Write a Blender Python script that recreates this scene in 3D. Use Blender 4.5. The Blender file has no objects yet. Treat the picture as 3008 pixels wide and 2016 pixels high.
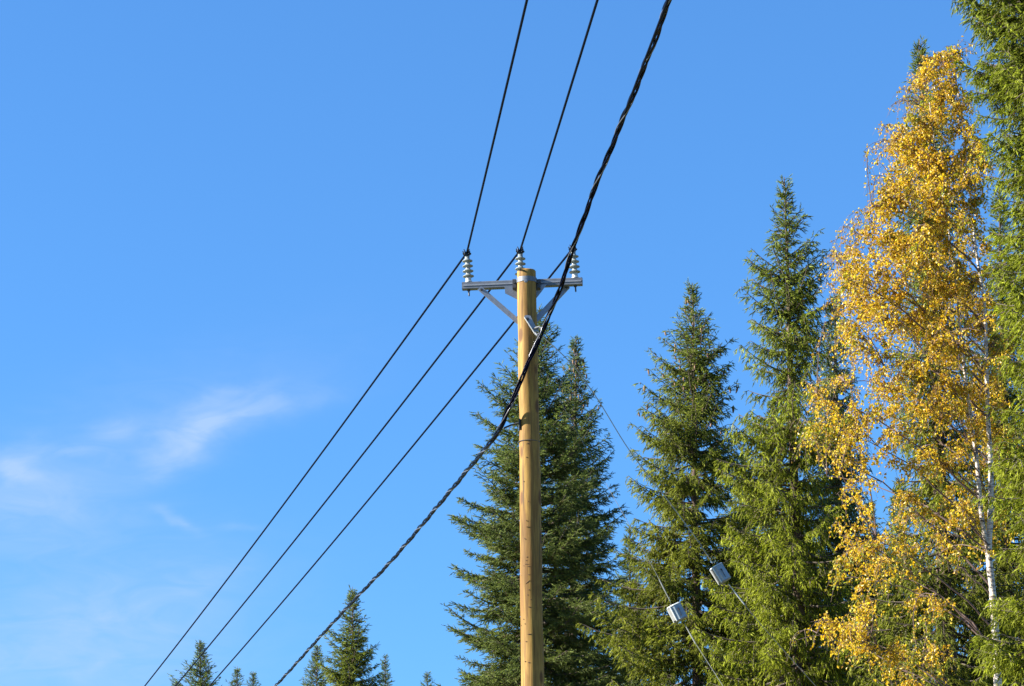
import bpy, math, random
import numpy as np
R = math.radians
scene = bpy.context.scene
rng = np.random.default_rng(7)
random.seed(7)

# ------------------------------------------------------------ camera
PITCH = R(16.0); FPX = 6500.0; CAMZ = 1.6
cam_d = bpy.data.cameras.new('camera'); cam = bpy.data.objects.new('camera', cam_d)
scene.collection.objects.link(cam); scene.camera = cam
cam.location = (0, 0, CAMZ); cam.rotation_euler = (R(90) + PITCH, 0, 0)
cam_d.sensor_width = 36; cam_d.lens = 36 * FPX / 3008
cam_d.clip_start = 0.1; cam_d.clip_end = 3000

# ------------------------------------------------------------ sky and sun
SUN_EL = R(27); SUN_AZ = R(-95)         # azimuth measured from +Y towards +X
world = bpy.data.worlds.new('World'); scene.world = world; world.use_nodes = True
nt = world.node_tree; N = nt.nodes; Lk = nt.links; N.clear()
def wn(t, **k):
    n = N.new(t)
    for a, b in k.items(): setattr(n, a, b)
    return n
out = wn('ShaderNodeOutputWorld'); bg = wn('ShaderNodeBackground')
sky = wn('ShaderNodeTexSky', sky_type='NISHITA', sun_disc=False)
sky.sun_elevation = SUN_EL; sky.sun_rotation = SUN_AZ
sky.air_density = 1.0; sky.dust_density = 0.2; sky.ozone_density = 3.0; sky.altitude = 100
SKYS = 0.053
# soften the gradient a little and give the deep October blue
gm = wn('ShaderNodeGamma'); gm.inputs['Gamma'].default_value = 0.60; Lk.new(sky.outputs[0], gm.inputs[0])
hs = wn('ShaderNodeMix', data_type='RGBA', blend_type='MULTIPLY'); hs.inputs['Factor'].default_value = 1; hs.clamp_result = False
hs.inputs['B'].default_value = (.52, 1.18, 2.06, 1)
Lk.new(gm.outputs[0], hs.inputs['A'])
# thin cirrus, laid out by direction in the sky
tc = wn('ShaderNodeTexCoord'); sp = wn('ShaderNodeSeparateXYZ'); Lk.new(tc.outputs['Generated'], sp.inputs[0])
def M(op, a, b=None, c=None):
    n = wn('ShaderNodeMath', operation=op)
    for i, v in enumerate((a, b, c)):
        if v is None: continue
        if isinstance(v, (int, float)): n.inputs[i].default_value = v
        else: Lk.new(v, n.inputs[i])
    return n.outputs[0]
ymax = M('MAXIMUM', sp.outputs[1], 0.15)
az = M('DIVIDE', sp.outputs[0], ymax); el = M('DIVIDE', sp.outputs[2], ymax)
cv = wn('ShaderNodeCombineXYZ'); Lk.new(az, cv.inputs[0]); Lk.new(el, cv.inputs[1])
def noise(scale, detail, rough, sx, sy, rot, dist=0.0, off=(0,0,0)):
    mp = wn('ShaderNodeMapping'); mp.inputs['Scale'].default_value = (sx, sy, 1); mp.inputs['Rotation'].default_value = (0, 0, rot)
    mp.inputs['Location'].default_value = off
    Lk.new(cv.outputs[0], mp.inputs[0])
    n = wn('ShaderNodeTexNoise'); n.inputs['Scale'].default_value = scale; n.inputs['Detail'].default_value = detail
    n.inputs['Roughness'].default_value = rough; n.inputs['Distortion'].default_value = dist
    Lk.new(mp.outputs[0], n.inputs['Vector']); return n.outputs[0]
def px2ae(x, y):
    u = (x - 1504) / FPX; v = (1008 - y) / FPX
    dy = math.cos(PITCH) - v * math.sin(PITCH); dz = math.sin(PITCH) + v * math.cos(PITCH)
    return u / dy, dz / dy
wob1 = noise(18, 4, .6, 1, 1.6, 0.0, .4); wob2 = noise(18, 4, .6, 1, 1.6, 0.6, .4, (3.1, 1.7, 0))
azw = M('ADD', az, M('MULTIPLY', M('SUBTRACT', wob1, .5), .030)); elw = M('ADD', el, M('MULTIPLY', M('SUBTRACT', wob2, .5), .018))
def blob(x, y, rx, ry, rot, gain):
    a0, e0 = px2ae(x, y); rx /= FPX; ry /= FPX
    dx = M('SUBTRACT', azw, a0); dy = M('SUBTRACT', elw, e0)
    c, s = math.cos(rot), math.sin(rot)
    u = M('DIVIDE', M('ADD', M('MULTIPLY', dx, c), M('MULTIPLY', dy, s)), rx)
    v = M('DIVIDE', M('SUBTRACT', M('MULTIPLY', dy, c), M('MULTIPLY', dx, s)), ry)
    r2 = M('ADD', M('MULTIPLY', u, u), M('MULTIPLY', v, v))
    return M('MULTIPLY', M('EXPONENT', M('MULTIPLY', r2, -1.0)), gain)
blobs = [(640, 1235, 270, 60, .36, .50), (540, 1300, 150, 75, .5, .45), (520, 1350, 90, 45, .6, .25), (820, 1200, 170, 26, .25, .30), (640, 1170, 60, 22, .2, .22), (330, 1265, 75, 34, .35, .5), (215, 1325, 70, 22, 0, .30),
         (60, 1390, 110, 26, -.22, .60), (85, 1350, 60, 50, .7, .35), (110, 1490, 290, 130, .05, .62), (520, 1535, 75, 18, -.6, .40), (700, 1560, 60, 12, .1, .2), (300, 1790, 460, 170, .2, .44), (250, 1960, 520, 160, .0, .42), (620, 1700, 110, 30, .3, .22), (430, 1200, 560, 150, .3, .16)]
tot = None
for b in blobs:
    o = blob(*b); tot = o if tot is None else M('ADD', tot, o)
streak = noise(24, 6, .55, 1, 2.8, -.38, 1.6)
fine = M('MULTIPLY_ADD', streak, 1.3, .12)
cmask = M('MULTIPLY', tot, fine)
cmask = M('MINIMUM', M('MAXIMUM', cmask, 0), .85)
mx = wn('ShaderNodeMix', data_type='RGBA'); Lk.new(M('MULTIPLY', cmask, .85), mx.inputs['Factor'])
Lk.new(hs.outputs['Result'], mx.inputs['A']); mx.inputs['B'].default_value = (2.6, 3.5, 5.1, 1)
Lk.new(mx.outputs['Result'], bg.inputs['Color']); bg.inputs['Strength'].default_value = SKYS
Lk.new(bg.outputs[0], out.inputs[0])

sun_d = bpy.data.lights.new('sun', 'SUN'); sun_d.energy = 5.0; sun_d.angle = R(0.5); sun_d.color = (1.0, .93, .80)
sun = bpy.data.objects.new('sun', sun_d); scene.collection.objects.link(sun)
sun.rotation_euler = (R(90) - SUN_EL, 0, -SUN_AZ + math.pi)
scene.view_settings.view_transform = 'Standard'; scene.view_settings.look = 'None'
scene.view_settings.gamma = 1; scene.view_settings.use_curve_mapping = False
scene.view_settings.exposure = 1.95
scene.render.film_transparent = False
scene.cycles.max_bounces = 6; scene.cycles.diffuse_bounces = 3; scene.cycles.transmission_bounces = 3; scene.cycles.transparent_max_bounces = 4

# ------------------------------------------------------------ helpers
CP, SP = math.cos(PITCH), math.sin(PITCH)
def P(px, py, Y):
    "the point at world depth Y seen at photo position px, py"
    u = (px - 1504) / FPX; v = (1008 - py) / FPX
    k = Y / (CP - v * SP)
    return np.array([u * k, Y, CAMZ + (SP + v * CP) * k])
def mpp(py, Y):
    v = (1008 - py) / FPX
    return Y / (CP - v * SP) / FPX
def norm(a):
    return a / np.maximum(np.linalg.norm(a, axis=-1, keepdims=True), 1e-9)

class Geo:
    def __init__(s): s.v = []; s.f = []; s.c = []; s.n = 0
    def add(s, V, F, C=None):
        V = np.asarray(V, float).reshape(-1, 3); F = np.asarray(F, int)
        s.v.append(V); s.f.append(F + s.n); s.n += len(V)
        s.c.append(np.tile(np.array([1., 1, 1]), (len(V), 1)) if C is None else np.asarray(C, float).reshape(-1, 3))
    def build(s, name, mat, parent=None, smooth=False, origin=None):
        V = np.concatenate(s.v); C = np.concatenate(s.c)
        org = np.zeros(3) if origin is None else np.asarray(origin, float)
        if parent is not None: org = np.array(parent_world(parent))
        V = V - org
        me = bpy.data.meshes.new(name)
        tot = [np.full(len(f), f.shape[1]) for f in s.f]; tot = np.concatenate(tot)
        idx = np.concatenate([f.ravel() for f in s.f])
        me.vertices.add(len(V)); me.vertices.foreach_set('co', V.ravel().astype(np.float32))
        me.loops.add(len(idx)); me.loops.foreach_set('vertex_index', idx.astype(np.int32))
        me.polygons.add(len(tot)); st = np.concatenate([[0], np.cumsum(tot)[:-1]])
        me.polygons.foreach_set('loop_start', st.astype(np.int32))
        me.polygons.foreach_set('use_smooth', np.full(len(tot), smooth))
        me.update(calc_edges=True); me.validate()
        a = me.color_attributes.new('tint', 'FLOAT_COLOR', 'POINT')
        a.data.foreach_set('color', np.concatenate([C, np.ones((len(C), 1))], 1).ravel().astype(np.float32))
        if mat: me.materials.append(mat)
        o = bpy.data.objects.new(name, me); scene.collection.objects.link(o)
        if parent is not None: o.parent = parent
        else: o.location = org
        return o
def parent_world(p):
    l = np.array(p.location)
    while p.parent: p = p.parent; l = l + np.array(p.location)
    return l
def tag(o, label=None, cat=None, group=None, kind=None):
    if label: o['label'] = label
    if cat: o['category'] = cat
    if group: o['group'] = group
    if kind: o['kind'] = kind
    return o
def thing(name, loc, label, cat, group=None):
    o = bpy.data.objects.new(name, None); scene.collection.objects.link(o); o.location = tuple(loc); o.empty_display_size = .2
    return tag(o, label, cat, group)

def tubes(PT, RD, sides=5, cap=False):
    "PT (n,s,3), RD (n,s) -> verts, quads"
    PT = np.asarray(PT, float); RD = np.asarray(RD, float)
    n, s, _ = PT.shape
    T = norm(np.gradient(PT, axis=1))
    ref = np.where(np.abs(T[:, :1, 2:3]) > .8, np.array([1., 0.13, 0]), np.array([0., 0.1, 1]))
    ref = np.broadcast_to(ref, T.shape)
    A = norm(np.cross(T, ref)); B = np.cross(T, A)
    an = np.arange(sides) * 2 * np.pi / sides
    V = PT[:, :, None] + RD[:, :, None, None] * (A[:, :, None] * np.cos(an)[None, None, :, None] + B[:, :, None] * np.sin(an)[None, None, :, None])
    i = np.arange(n)[:, None, None] * s * sides + np.arange(s - 1)[None, :, None] * sides
    k = np.arange(sides)[None, None, :]; k2 = (k + 1) % sides
    F = np.stack([i + k, i + k2, i + sides + k2, i + sides + k], -1).reshape(-1, 4)
    return V.reshape(-1, 3), F
def tube(g, pts, r, sides=12, cap=True, C=None):
    pts = np.asarray(pts, float); r = np.full(len(pts), r) if np.isscalar(r) else np.asarray(r, float)
    V, F = tubes(pts[None], r[None], sides)
    g.add(V, F)
    if cap:
        base = g.n - len(V)
        g.f.append(np.array([list(range(base, base + sides))[::-1]])); g.f.append(np.array([list(range(g.n - sides, g.n))]))
def lathe(g, org, axis, prof, sides=24):
    "prof [(height, radius)] along axis"
    org = np.asarray(org, float); axis = norm(np.asarray(axis, float))
    ref = np.array([1., 0, 0]) if abs(axis[0]) < .9 else np.array([0, 1., 0])
    A = norm(np.cross(axis, ref)); B = np.cross(axis, A)
    an = np.arange(sides) * 2 * np.pi / sides
    ring = A[None] * np.cos(an)[:, None] + B[None] * np.sin(an)[:, None]
    V = np.concatenate([org + axis * h + ring * r for h, r in prof]); s = len(prof)
    i = np.arange(s - 1)[:, None] * sides; k = np.arange(sides)[None]; k2 = (k + 1) % sides
    F = np.stack([i + k, i + k2, i + sides + k2, i + sides + k], -1).reshape(-1, 4)
    b = g.n; g.add(V, F)
    g.f.append(np.array([list(range(b, b + sides))[::-1]])); g.f.append(np.array([list(range(g.n - sides, g.n))]))
def obox(g, c, ax, ay, az_, hx, hy, hz, ch=.0):
    "oriented box with chamfer ch on the ax-parallel edges"
    c = np.asarray(c, float); ax, ay, az_ = [norm(np.asarray(a, float)) for a in (ax, ay, az_)]
    if ch <= 0: ch = min(hy, hz) * .12
    o = [(hy - ch, hz), (hy, hz - ch), (hy, -hz + ch), (hy - ch, -hz), (-hy + ch, -hz), (-hy, -hz + ch), (-hy, hz - ch), (-hy + ch, hz)]
    V = [c + ax * sx * hx + ay * a + az_ * b for sx in (-1, 1) for a, b in o]
    F = [[k, (k + 1) % 8, 8 + (k + 1) % 8, 8 + k] for k in range(8)]
    b = g.n; g.add(V, F); g.f.append(np.array([[b + k for k in range(8)][::-1]])); g.f.append(np.array([[b + 8 + k for k in range(8)]]))
def plate(g, outline, nrm, th):
    "flat plate: outline points in 3-D, extruded by th along nrm"
    O = np.asarray(outline, float); n = norm(np.asarray(nrm, float)) * th / 2; k = len(O)
    b = g.n; g.add(np.concatenate([O - n, O + n]), [[i, (i + 1) % k, k + (i + 1) % k, k + i] for i in range(k)])
    g.f.append(np.array([[b + i for i in range(k)][::-1]])); g.f.append(np.array([[b + k + i for i in range(k)]]))

# ------------------------------------------------------------ materials
def mat(name):
    m = bpy.data.materials.new(name); m.use_nodes = True; t = m.node_tree; t.nodes.clear()
    o = t.nodes.new('ShaderNodeOutputMaterial'); p = t.nodes.new('ShaderNodeBsdfPrincipled'); t.links.new(p.outputs[0], o.inputs[0])
    return m, t, p, o
def nse(t, scale, detail=4, rough=.55, stretch=(1, 1, 1), dist=0):
    tc = t.nodes.new('ShaderNodeTexCoord'); mp = t.nodes.new('ShaderNodeMapping'); mp.inputs['Scale'].default_value = stretch
    t.links.new(tc.outputs['Object'], mp.inputs[0]); n = t.nodes.new('ShaderNodeTexNoise')
    n.inputs['Scale'].default_value = scale; n.inputs['Detail'].default_value = detail; n.inputs['Roughness'].default_value = rough; n.inputs['Distortion'].default_value = dist
    t.links.new(mp.outputs[0], n.inputs['Vector']); return n.outputs[0]
def ramp(t, src, stops):
    r = t.nodes.new('ShaderNodeValToRGB'); e = r.color_ramp.elements
    while len(e) < len(stops): e.new(.5)
    for k, (p, c) in enumerate(stops): e[k].position = p; e[k].color = (*c, 1)
    t.links.new(src, r.inputs[0]); return r.outputs[0]
def mixc(t, f, a, b, mode='MIX'):
    m = t.nodes.new('ShaderNodeMix'); m.data_type = 'RGBA'; m.blend_type = mode
    for s, v in (('Factor', f), ('A', a), ('B', b)):
        i = m.inputs[s]
        if isinstance(v, (int, float)): i.default_value = v
        elif isinstance(v, tuple): i.default_value = (*v, 1)
        else: t.links.new(v, i)
    return m.outputs['Result']
def bump(t, p, h, s, d=.01):
    b = t.nodes.new('ShaderNodeBump'); b.inputs['Strength'].default_value = s; b.inputs['Distance'].default_value = d
    t.links.new(h, b.inputs['Height']); t.links.new(b.outputs[0], p.inputs['Normal'])
def simple(name, c1, c2, scale=20, rough=.5, metal=0, stretch=(1, 1, 1), bmp=.1):
    m, t, p, o = mat(name); n = nse(t, scale, 5, .6, stretch)
    t.links.new(ramp(t, n, [(.3, c1), (.7, c2)]), p.inputs['Base Color'])
    p.inputs['Roughness'].default_value = rough; p.inputs['Metallic'].default_value = metal
    bump(t, p, n, bmp, .004); return m
def foliage(name, trans, rough, spec):
    m, t, p, o = mat(name); a = t.nodes.new('ShaderNodeAttribute'); a.attribute_name = 'tint'
    t.links.new(a.outputs['Color'], p.inputs['Base Color']); p.inputs['Roughness'].default_value = rough
    p.inputs['Specular IOR Level'].default_value = spec
    tr = t.nodes.new('ShaderNodeBsdfTranslucent'); t.links.new(mixc(t, 1.0, a.outputs['Color'], (1.3, 1.35, .7), 'MULTIPLY'), tr.inputs[0])
    ms = t.nodes.new('ShaderNodeMixShader'); ms.inputs[0].default_value = trans
    t.links.new(p.outputs[0], ms.inputs[1]); t.links.new(tr.outputs[0], ms.inputs[2]); t.links.new(ms.outputs[0], o.inputs[0])
    return m
M_needle = foliage('spruce_needles', .44, .6, .12)
M_leaf = foliage('birch_leaves', .50, .36, .4)
M_bark = simple('spruce_bark', (.05, .033, .024), (.15, .105, .08), 9, .9, 0, (1, 1, .35), .8)
M_twig = simple('spruce_twigs', (.05, .038, .028), (.13, .105, .085), 4, .9)
M_btwig = simple('birch_twigs', (.07, .042, .038), (.15, .10, .09), 4, .8)
M_cone = simple('spruce_cones', (.10, .05, .022), (.20, .11, .05), 14, .7)
M_galv = simple('galvanised_steel', (.20, .21, .24), (.28, .30, .33), 30, .42, .4)
M_arm = simple('weathered_steel', (.085, .10, .13), (.15, .17, .20), 12, .5, .3)
M_plas = simple('black_plastic', (.003, .003, .005), (.008, .008, .010), 40, .4)
M_cable = simple('black_cable_jacket', (.0012, .0016, .006), (.002, .0026, .010), 3, .22, bmp=0)
M_cable.node_tree.nodes['Principled BSDF'].inputs['Specular IOR Level'].default_value = .03
M_cond = simple('conductor_covering', (.002, .004, .014), (.003, .006, .020), 2, .5, bmp=0)
M_cond.node_tree.nodes['Principled BSDF'].inputs['Specular IOR Level'].default_value = .05
M_porc = simple('grey_polymer', (.17, .20, .21), (.23, .26, .265), 30, .28, 0, bmp=.02)
M_core = simple('white_polymer', (.40, .42, .42), (.50, .52, .52), 30, .3, 0, bmp=.02)
M_wire = simple('guy_strand', (.09, .10, .10), (.15, .16, .15), 60, .5, .3)
M_bright = simple('pale_guy_strand', (.22, .24, .24), (.32, .34, .33), 60, .45, .3)  # paler strand, makes the upper part of the longer stay stand out
M_white = simple('white_shell', (.38, .42, .42), (.48, .51, .51), 12, .38, 0, bmp=.03)
M_pane = simple('grey_clear_plastic', (.16, .21, .26), (.25, .31, .37), 18, .3, 0, bmp=.03)
M_grey = simple('grey_shell', (.15, .155, .16), (.22, .22, .22), 25, .5)
M_bare = simple('bare_messenger', (.10, .10, .13), (.16, .17, .20), 5, .3, .4, bmp=0)
M_dark = simple('dark_fitting_and_shadow', (.02, .02, .025), (.05, .05, .055), 25, .5)  # bolts and fittings, also the modelled shadow ring on the shaft

def wood_material():
    m, t, p, o = mat('pole_wood')
    big = nse(t, 3.0, 3, .5, (1, 1, .45)); grain = nse(t, 42, 6, .62, (1, 1, .035), .6); fine = nse(t, 120, 3, .6, (1, 1, .12))
    col = ramp(t, big, [(.3, (.23, .14, .034)), (.55, (.31, .195, .054)), (.75, (.19, .12, .036))])
    col = mixc(t, .55, col, ramp(t, grain, [(.3, (.30, .26, .20)), (.45, (.8, .76, .68)), (.62, (1.12, 1.1, 1.0))]), 'MULTIPLY')
    st = nse(t, 16, 4, .6, (1, 1, .05), .8); col = mixc(t, 1.0, col, ramp(t, st, [(.34, (.40, .33, .25)), (.45, (.88, .84, .78)), (.56, (1.12, 1.1, 1.02)), (.66, (.66, .58, .46))]), 'MULTIPLY')
    patch = nse(t, 6, 6, .72, (1, 1, .14), 1.0)
    col = mixc(t, ramp(t, patch, [(.48, (0, 0, 0)), (.62, (.8, .8, .8))]), col, (.15, .075, .022))
    # knots
    tc = t.nodes.new('ShaderNodeTexCoord'); mp = t.nodes.new('ShaderNodeMapping'); mp.inputs['Scale'].default_value = (1, 1, .42)
    t.links.new(tc.outputs['Object'], mp.inputs[0]); vo = t.nodes.new('ShaderNodeTexVoronoi'); vo.inputs['Scale'].default_value = 5.2
    t.links.new(mp.outputs[0], vo.inputs[0])
    k = ramp(t, vo.outputs['Distance'], [(.0, (1, 1, 1)), (.13, (.9, .9, .9)), (.20, (0, 0, 0))])
    col = mixc(t, k, col, (.10, .045, .015))
    # drying cracks, long and thin
    cr = nse(t, 30, 2, .5, (1, 1, .02), .2); k2 = ramp(t, cr, [(.33, (.9, .9, .9)), (.375, (0, 0, 0))])
    col = mixc(t, k2, col, (.07, .04, .018))
    t.links.new(col, p.inputs['Base Color']); p.inputs['Roughness'].default_value = .72; p.inputs['Specular IOR Level'].default_value = .25
    bump(t, p, grain, .5, .006); return m
M_wood = wood_material()
M_gouge = simple('gouged_wood', (.05, .025, .012), (.12, .06, .025), 60, .9)
def birch_bark():
    m, t, p, o = mat('birch_bark')
    n1 = nse(t, 5.5, 5, .7, (1, 1, 1.5), .8); n2 = nse(t, 22, 3, .6, (.35, .35, 3.0), .3)
    col = ramp(t, n2, [(.40, (.20, .16, .14)), (.50, (.52, .46, .40)), (.8, (.60, .54, .48))])
    col = mixc(t, ramp(t, n1, [(.53, (0, 0, 0)), (.60, (1, 1, 1))]), col, (.05, .033, .026))
    t.links.new(col, p.inputs['Base Color']); p.inputs['Roughness'].default_value = .6; bump(t, p, n1, .5, .01); return m
M_birch = birch_bark()

# ------------------------------------------------------------ ground
m, t, p, o = mat('forest_floor')
n1 = nse(t, .35, 6, .65); n2 = nse(t, 6, 5, .6)
c = mixc(t, n2, ramp(t, n1, [(.3, (.09, .10, .035)), (.5, (.15, .14, .05)), (.7, (.20, .17, .07))]), (.08, .09, .03))
t.links.new(c, p.inputs['Base Color']); p.inputs['Roughness'].default_value = .95; bump(t, p, n2, .8, .1)
gx = np.linspace(-900, 900, 91); gy = np.linspace(-300, 1500, 91)
X, Yg = np.meshgrid(gx, gy, indexing='ij'); Z = .25 * np.sin(X * .11) * np.cos(Yg * .13) * np.clip((np.hypot(X, Yg - 20)) / 60, 0, 1)
V = np.stack([X, Yg, Z], -1).reshape(-1, 3)
i = (np.arange(90)[:, None] * 91 + np.arange(90)[None]).ravel()
g = Geo(); g.add(V, np.stack([i, i + 91, i + 92, i + 1], -1)); tag(g.build('ground', m, smooth=True), kind='structure')

# ------------------------------------------------------------ utility pole
YP = 22.2
top = P(1547, 800, YP); bot = P(1564, 2016, YP); axis = norm(top - bot)
base = bot - axis * (bot[2] + .3) / axis[2]
pole = thing('utility_pole', (base[0], base[1], 0), 'bare yellow wooden power pole with steel crossarm and three insulators', 'utility pole')
rt = 27.5 * mpp(800, YP); rb = 34 * mpp(2016, YP)
H = np.linalg.norm(top - base); Hb = np.linalg.norm(top - bot); slope = (rb - rt) / Hb
g = Geo(); ns, sd = 160, 48
hh = np.linspace(0, H, ns); an = np.arange(sd) * 2 * np.pi / sd
w1 = np.interp(hh, np.linspace(0, H, 25), rng.normal(0, .0035, 25)); w2 = np.interp(hh, np.linspace(0, H, 25), rng.normal(0, .003, 25))
rad = rt + slope * (H - hh) + np.interp(hh, np.linspace(0, H, 60), rng.normal(0, .0016, 60))
A = norm(np.cross(axis, [0, 1, 0])); B = np.cross(axis, A)
V = []
for k in range(ns):
    rr = rad[k] * (1 + .012 * np.sin(3 * an + hh[k] * .8) + .008 * np.sin(5 * an - hh[k] * 1.3))
    V.append(base + axis * hh[k] + A * w1[k] + B * w2[k] + rr[:, None] * (A * np.cos(an)[:, None] + B * np.sin(an)[:, None]))
# bevelled, slightly slanting cut at the top
last = V[-1]; V.append(base + axis * (H + .012) + (last - base - axis * H) * .93)
V = np.concatenate(V); i = np.arange(ns)[:, None] * sd; k = np.arange(sd)[None]; k2 = (k + 1) % sd
g.add(V, np.stack([i + k, i + k2, i + sd + k2, i + sd + k], -1).reshape(-1, 4)); g.f.append(np.array([list(range(ns * sd, (ns + 1) * sd))]))
def poleC(py): # centre of pole at photo height
    tt = (P(1547, py, YP)[2] - base[2]) / axis[2]; return base + axis * tt
def poleR(py): return rt + slope * (H - (P(1547, py, YP)[2] - base[2]) / axis[2])
# climbing-iron gouges on the sunny flank
rg = np.random.default_rng(3); nmain = sum(len(f) for f in g.f)
for (gx_, gy_, L_) in [(1548,1553,8),(1541,1588,8),(1547,1642,7),(1545,1652,7),(1546,1663,14),(1552,1670,12),(1538,1667,5),(1552,1694,9),(1531,1694,5),(1549,1715,15),(1552,1738,6),
                       (1549,1753,6),(1558,1767,6),(1554,1789,11),(1537,1823,5),(1541,1837,5),(1554,1868,14),(1544,1889,7),(1541,1947,5),(1552,1951,8),(1530,1840,4),(1549,1310,9),(1546,1350,5),(1538,1420,5),(1551,1480,5),(1545,1535,5)]:
    C = poleC(gy_); r = poleR(gy_); xo = (gx_ - 1504) / FPX * YP / .96 - C[0]
    xo = max(-.9 * r, min(.9 * r, xo)); a = math.asin(xo / r)
    nrm = np.array([math.sin(a), -math.cos(a), 0]); tg = np.array([math.cos(a), math.sin(a), rg.normal(0, .25)]); L_ = L_ * .0036 * .55
    c0 = C + nrm * (r + .0015)
    V = [c0 - tg * L_, c0 - tg * L_ * .2 + [0, 0, .006], c0 + tg * L_, c0 + tg * L_ * .1 - [0, 0, .007], c0 + nrm * .004 - tg * .2 * L_]
    g.add(V, [[0, 3, 4], [3, 2, 4], [2, 1, 4], [1, 0, 4]])
shaft = g.build('pole_shaft', M_wood, pole, smooth=True); shaft.data.materials.append(M_gouge)
for p_ in list(shaft.data.polygons)[nmain:]: p_.material_index = 1; p_.use_smooth = False
# crossarm behind the pole
YA = YP + rt + .045
aL = P(1358, 842, YA + .07); aR = P(1711, 828, YA - .07); ax = norm(aR - aL); ay = norm(np.cross([0, 0, 1], ax)); az3 = np.cross(ax, ay)
hA = 11 * mpp(835, YA); g = Geo()
obox(g, (aL + aR) / 2, ax, ay, az3, np.linalg.norm(aR - aL) / 2, .036, hA, .006)
arm = g.build('crossarm', M_arm, pole)
# rounded grooves/seams on the arm: a slim flange strip
for zz in (-1,):
    g = Geo(); obox(g, (aL + aR) / 2 - ay * .038, ax, ay, az3, np.linalg.norm(aR - aL) / 2 - .01, .003, hA * .2, .001); g.build('crossarm_lip', M_galv, arm)
def armpt(px): # point on arm centre at photo x
    tt = (px - 1358) / (1711 - 1358); return aL + (aR - aL) * tt
def insulator(px, pxt, pyt, pin=True, seed=0):
    "stacked-shed insulator standing on the arm, leaning slightly"
    b = armpt(px) + az3 * hA; tip = P(pxt, pyt, b[1])
    axs = norm(tip - b); Ht = np.linalg.norm(tip - b); S = Ht / .36
    e = bpy.data.objects.new('insulator', None); scene.collection.objects.link(e); e.parent = pole; e.location = b - parent_world(pole)
    g = Geo(); r0 = .026
    lathe(g, b, axs, [(0, .038), (.012, .038), (.016, r0 + .005), (.056 * S, r0 + .003)], 20); g.build('insulator_base', M_core, e, smooth=False)
    g = Geo(); prof = [(.05 * S, .024)]
    for q in range(4):
        h = (.062 + q * .056) * S; r = .060 - .0015 * q
        prof += [(h, .026), (h + .002, r - .008), (h + .005, r), (h + .011, r - .001), (h + .018, r - .022), (h + .030, .029), (h + .036, .025)]
    prof += [(.30 * S, .024)]
    lathe(g, b, axs, prof, 28); g.build('sheds', M_porc, e, smooth=True)
    g = Geo()
    sdv = norm(np.cross(axs, [0, 1, 0])); fw = np.cross(axs, sdv)
    c = b + axs * .305 * S
    obox(g, c, sdv, fw, axs, .028, .03, .014)
    for s_ in (-1, 1):       # two clamp jaws with wing bolts
        obox(g, c + sdv * .022 * s_ + axs * .022, axs, fw, sdv, .022, .036, .006)
        tube(g, [c + sdv * .030 * s_ - fw * .02 + axs * .004, c + sdv * (.036 + .006 * s_) * s_ - fw * .02 + axs * .052], [.0075, .006], 8)
        tube(g, [c + sdv * .012 * s_ + fw * .02 + axs * .02, c + sdv * .030 * s_ + fw * .02 + axs * .060], [.006, .005], 8)
        tube(g, [c - sdv * .045 + fw * .012 * s_ + axs * .012, c + sdv * .045 + fw * .012 * s_ + axs * .016], .006, 8)
    g.build('wire_clamp', M_plas, e)
    g = Geo(); obox(g, c - sdv * .016 - axs * .014, axs, fw, sdv, .018, .017, .010); g.build('tie_cap', M_core, e)
    if pin:
        g = Geo(); bb = armpt(px) - az3 * hA
        lathe(g, bb, -axs, [(0, .017), (.014, .017), (.0145, .0085), (.062, .0085), (.072, .004)], 12); g.build('fixing_bolt', M_dark, e)
        # bolt head washer on arm top
    return c + axs * .026
grip1 = insulator(1377, 1371, 735)
grip2 = insulator(1530, 1528, 728, pin=False)
grip3 = insulator(1690, 1682, 722)
# braces
for (x0, y0, x1, y1, yy) in ((1408, 846, 1524, 947, -.05), (1668, 840, 1570, 944, .05)):
    a = P(x0, y0, YA + yy - .045 * (1 if yy < 0 else 1)); b = P(x1, y1, YP + .04); d = norm(b - a); n_ = norm(np.cross(d, [0, 1, 0]))
    n2 = np.cross(n_, d); g = Geo(); obox(g, (a + b) / 2, d, n2, n_, np.linalg.norm(b - a) / 2, .004, .027)
    obox(g, (a + b) / 2 + n_ * .025 + n2 * .015, d, n2, n_, np.linalg.norm(b - a) / 2, .015, .003)
    br = g.build('brace', M_galv, pole)
    g = Geo(); lathe(g, a + d * .03 - n2 * .001, -n2 if n2[1] > 0 else n2, [(0, .014), (.012, .014), (.0125, .008), (.02, .007)], 6); g.build('bolt', M_dark, br)
# trapezoid bracket plates under the arm beside the pole
for pts in ([(1482, 842), (1520, 842), (1520, 880), (1484, 862)], [(1573, 880), (1572, 838), (1606, 836), (1590, 858)]):
    g = Geo(); plate(g, [P(x, y, YP + .06) for x, y in pts], [0, 1, 0], .008)
    a = P(pts[0][0], pts[0][1], YP + .06); g.build('mounting_plate', M_galv, pole)
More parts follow.
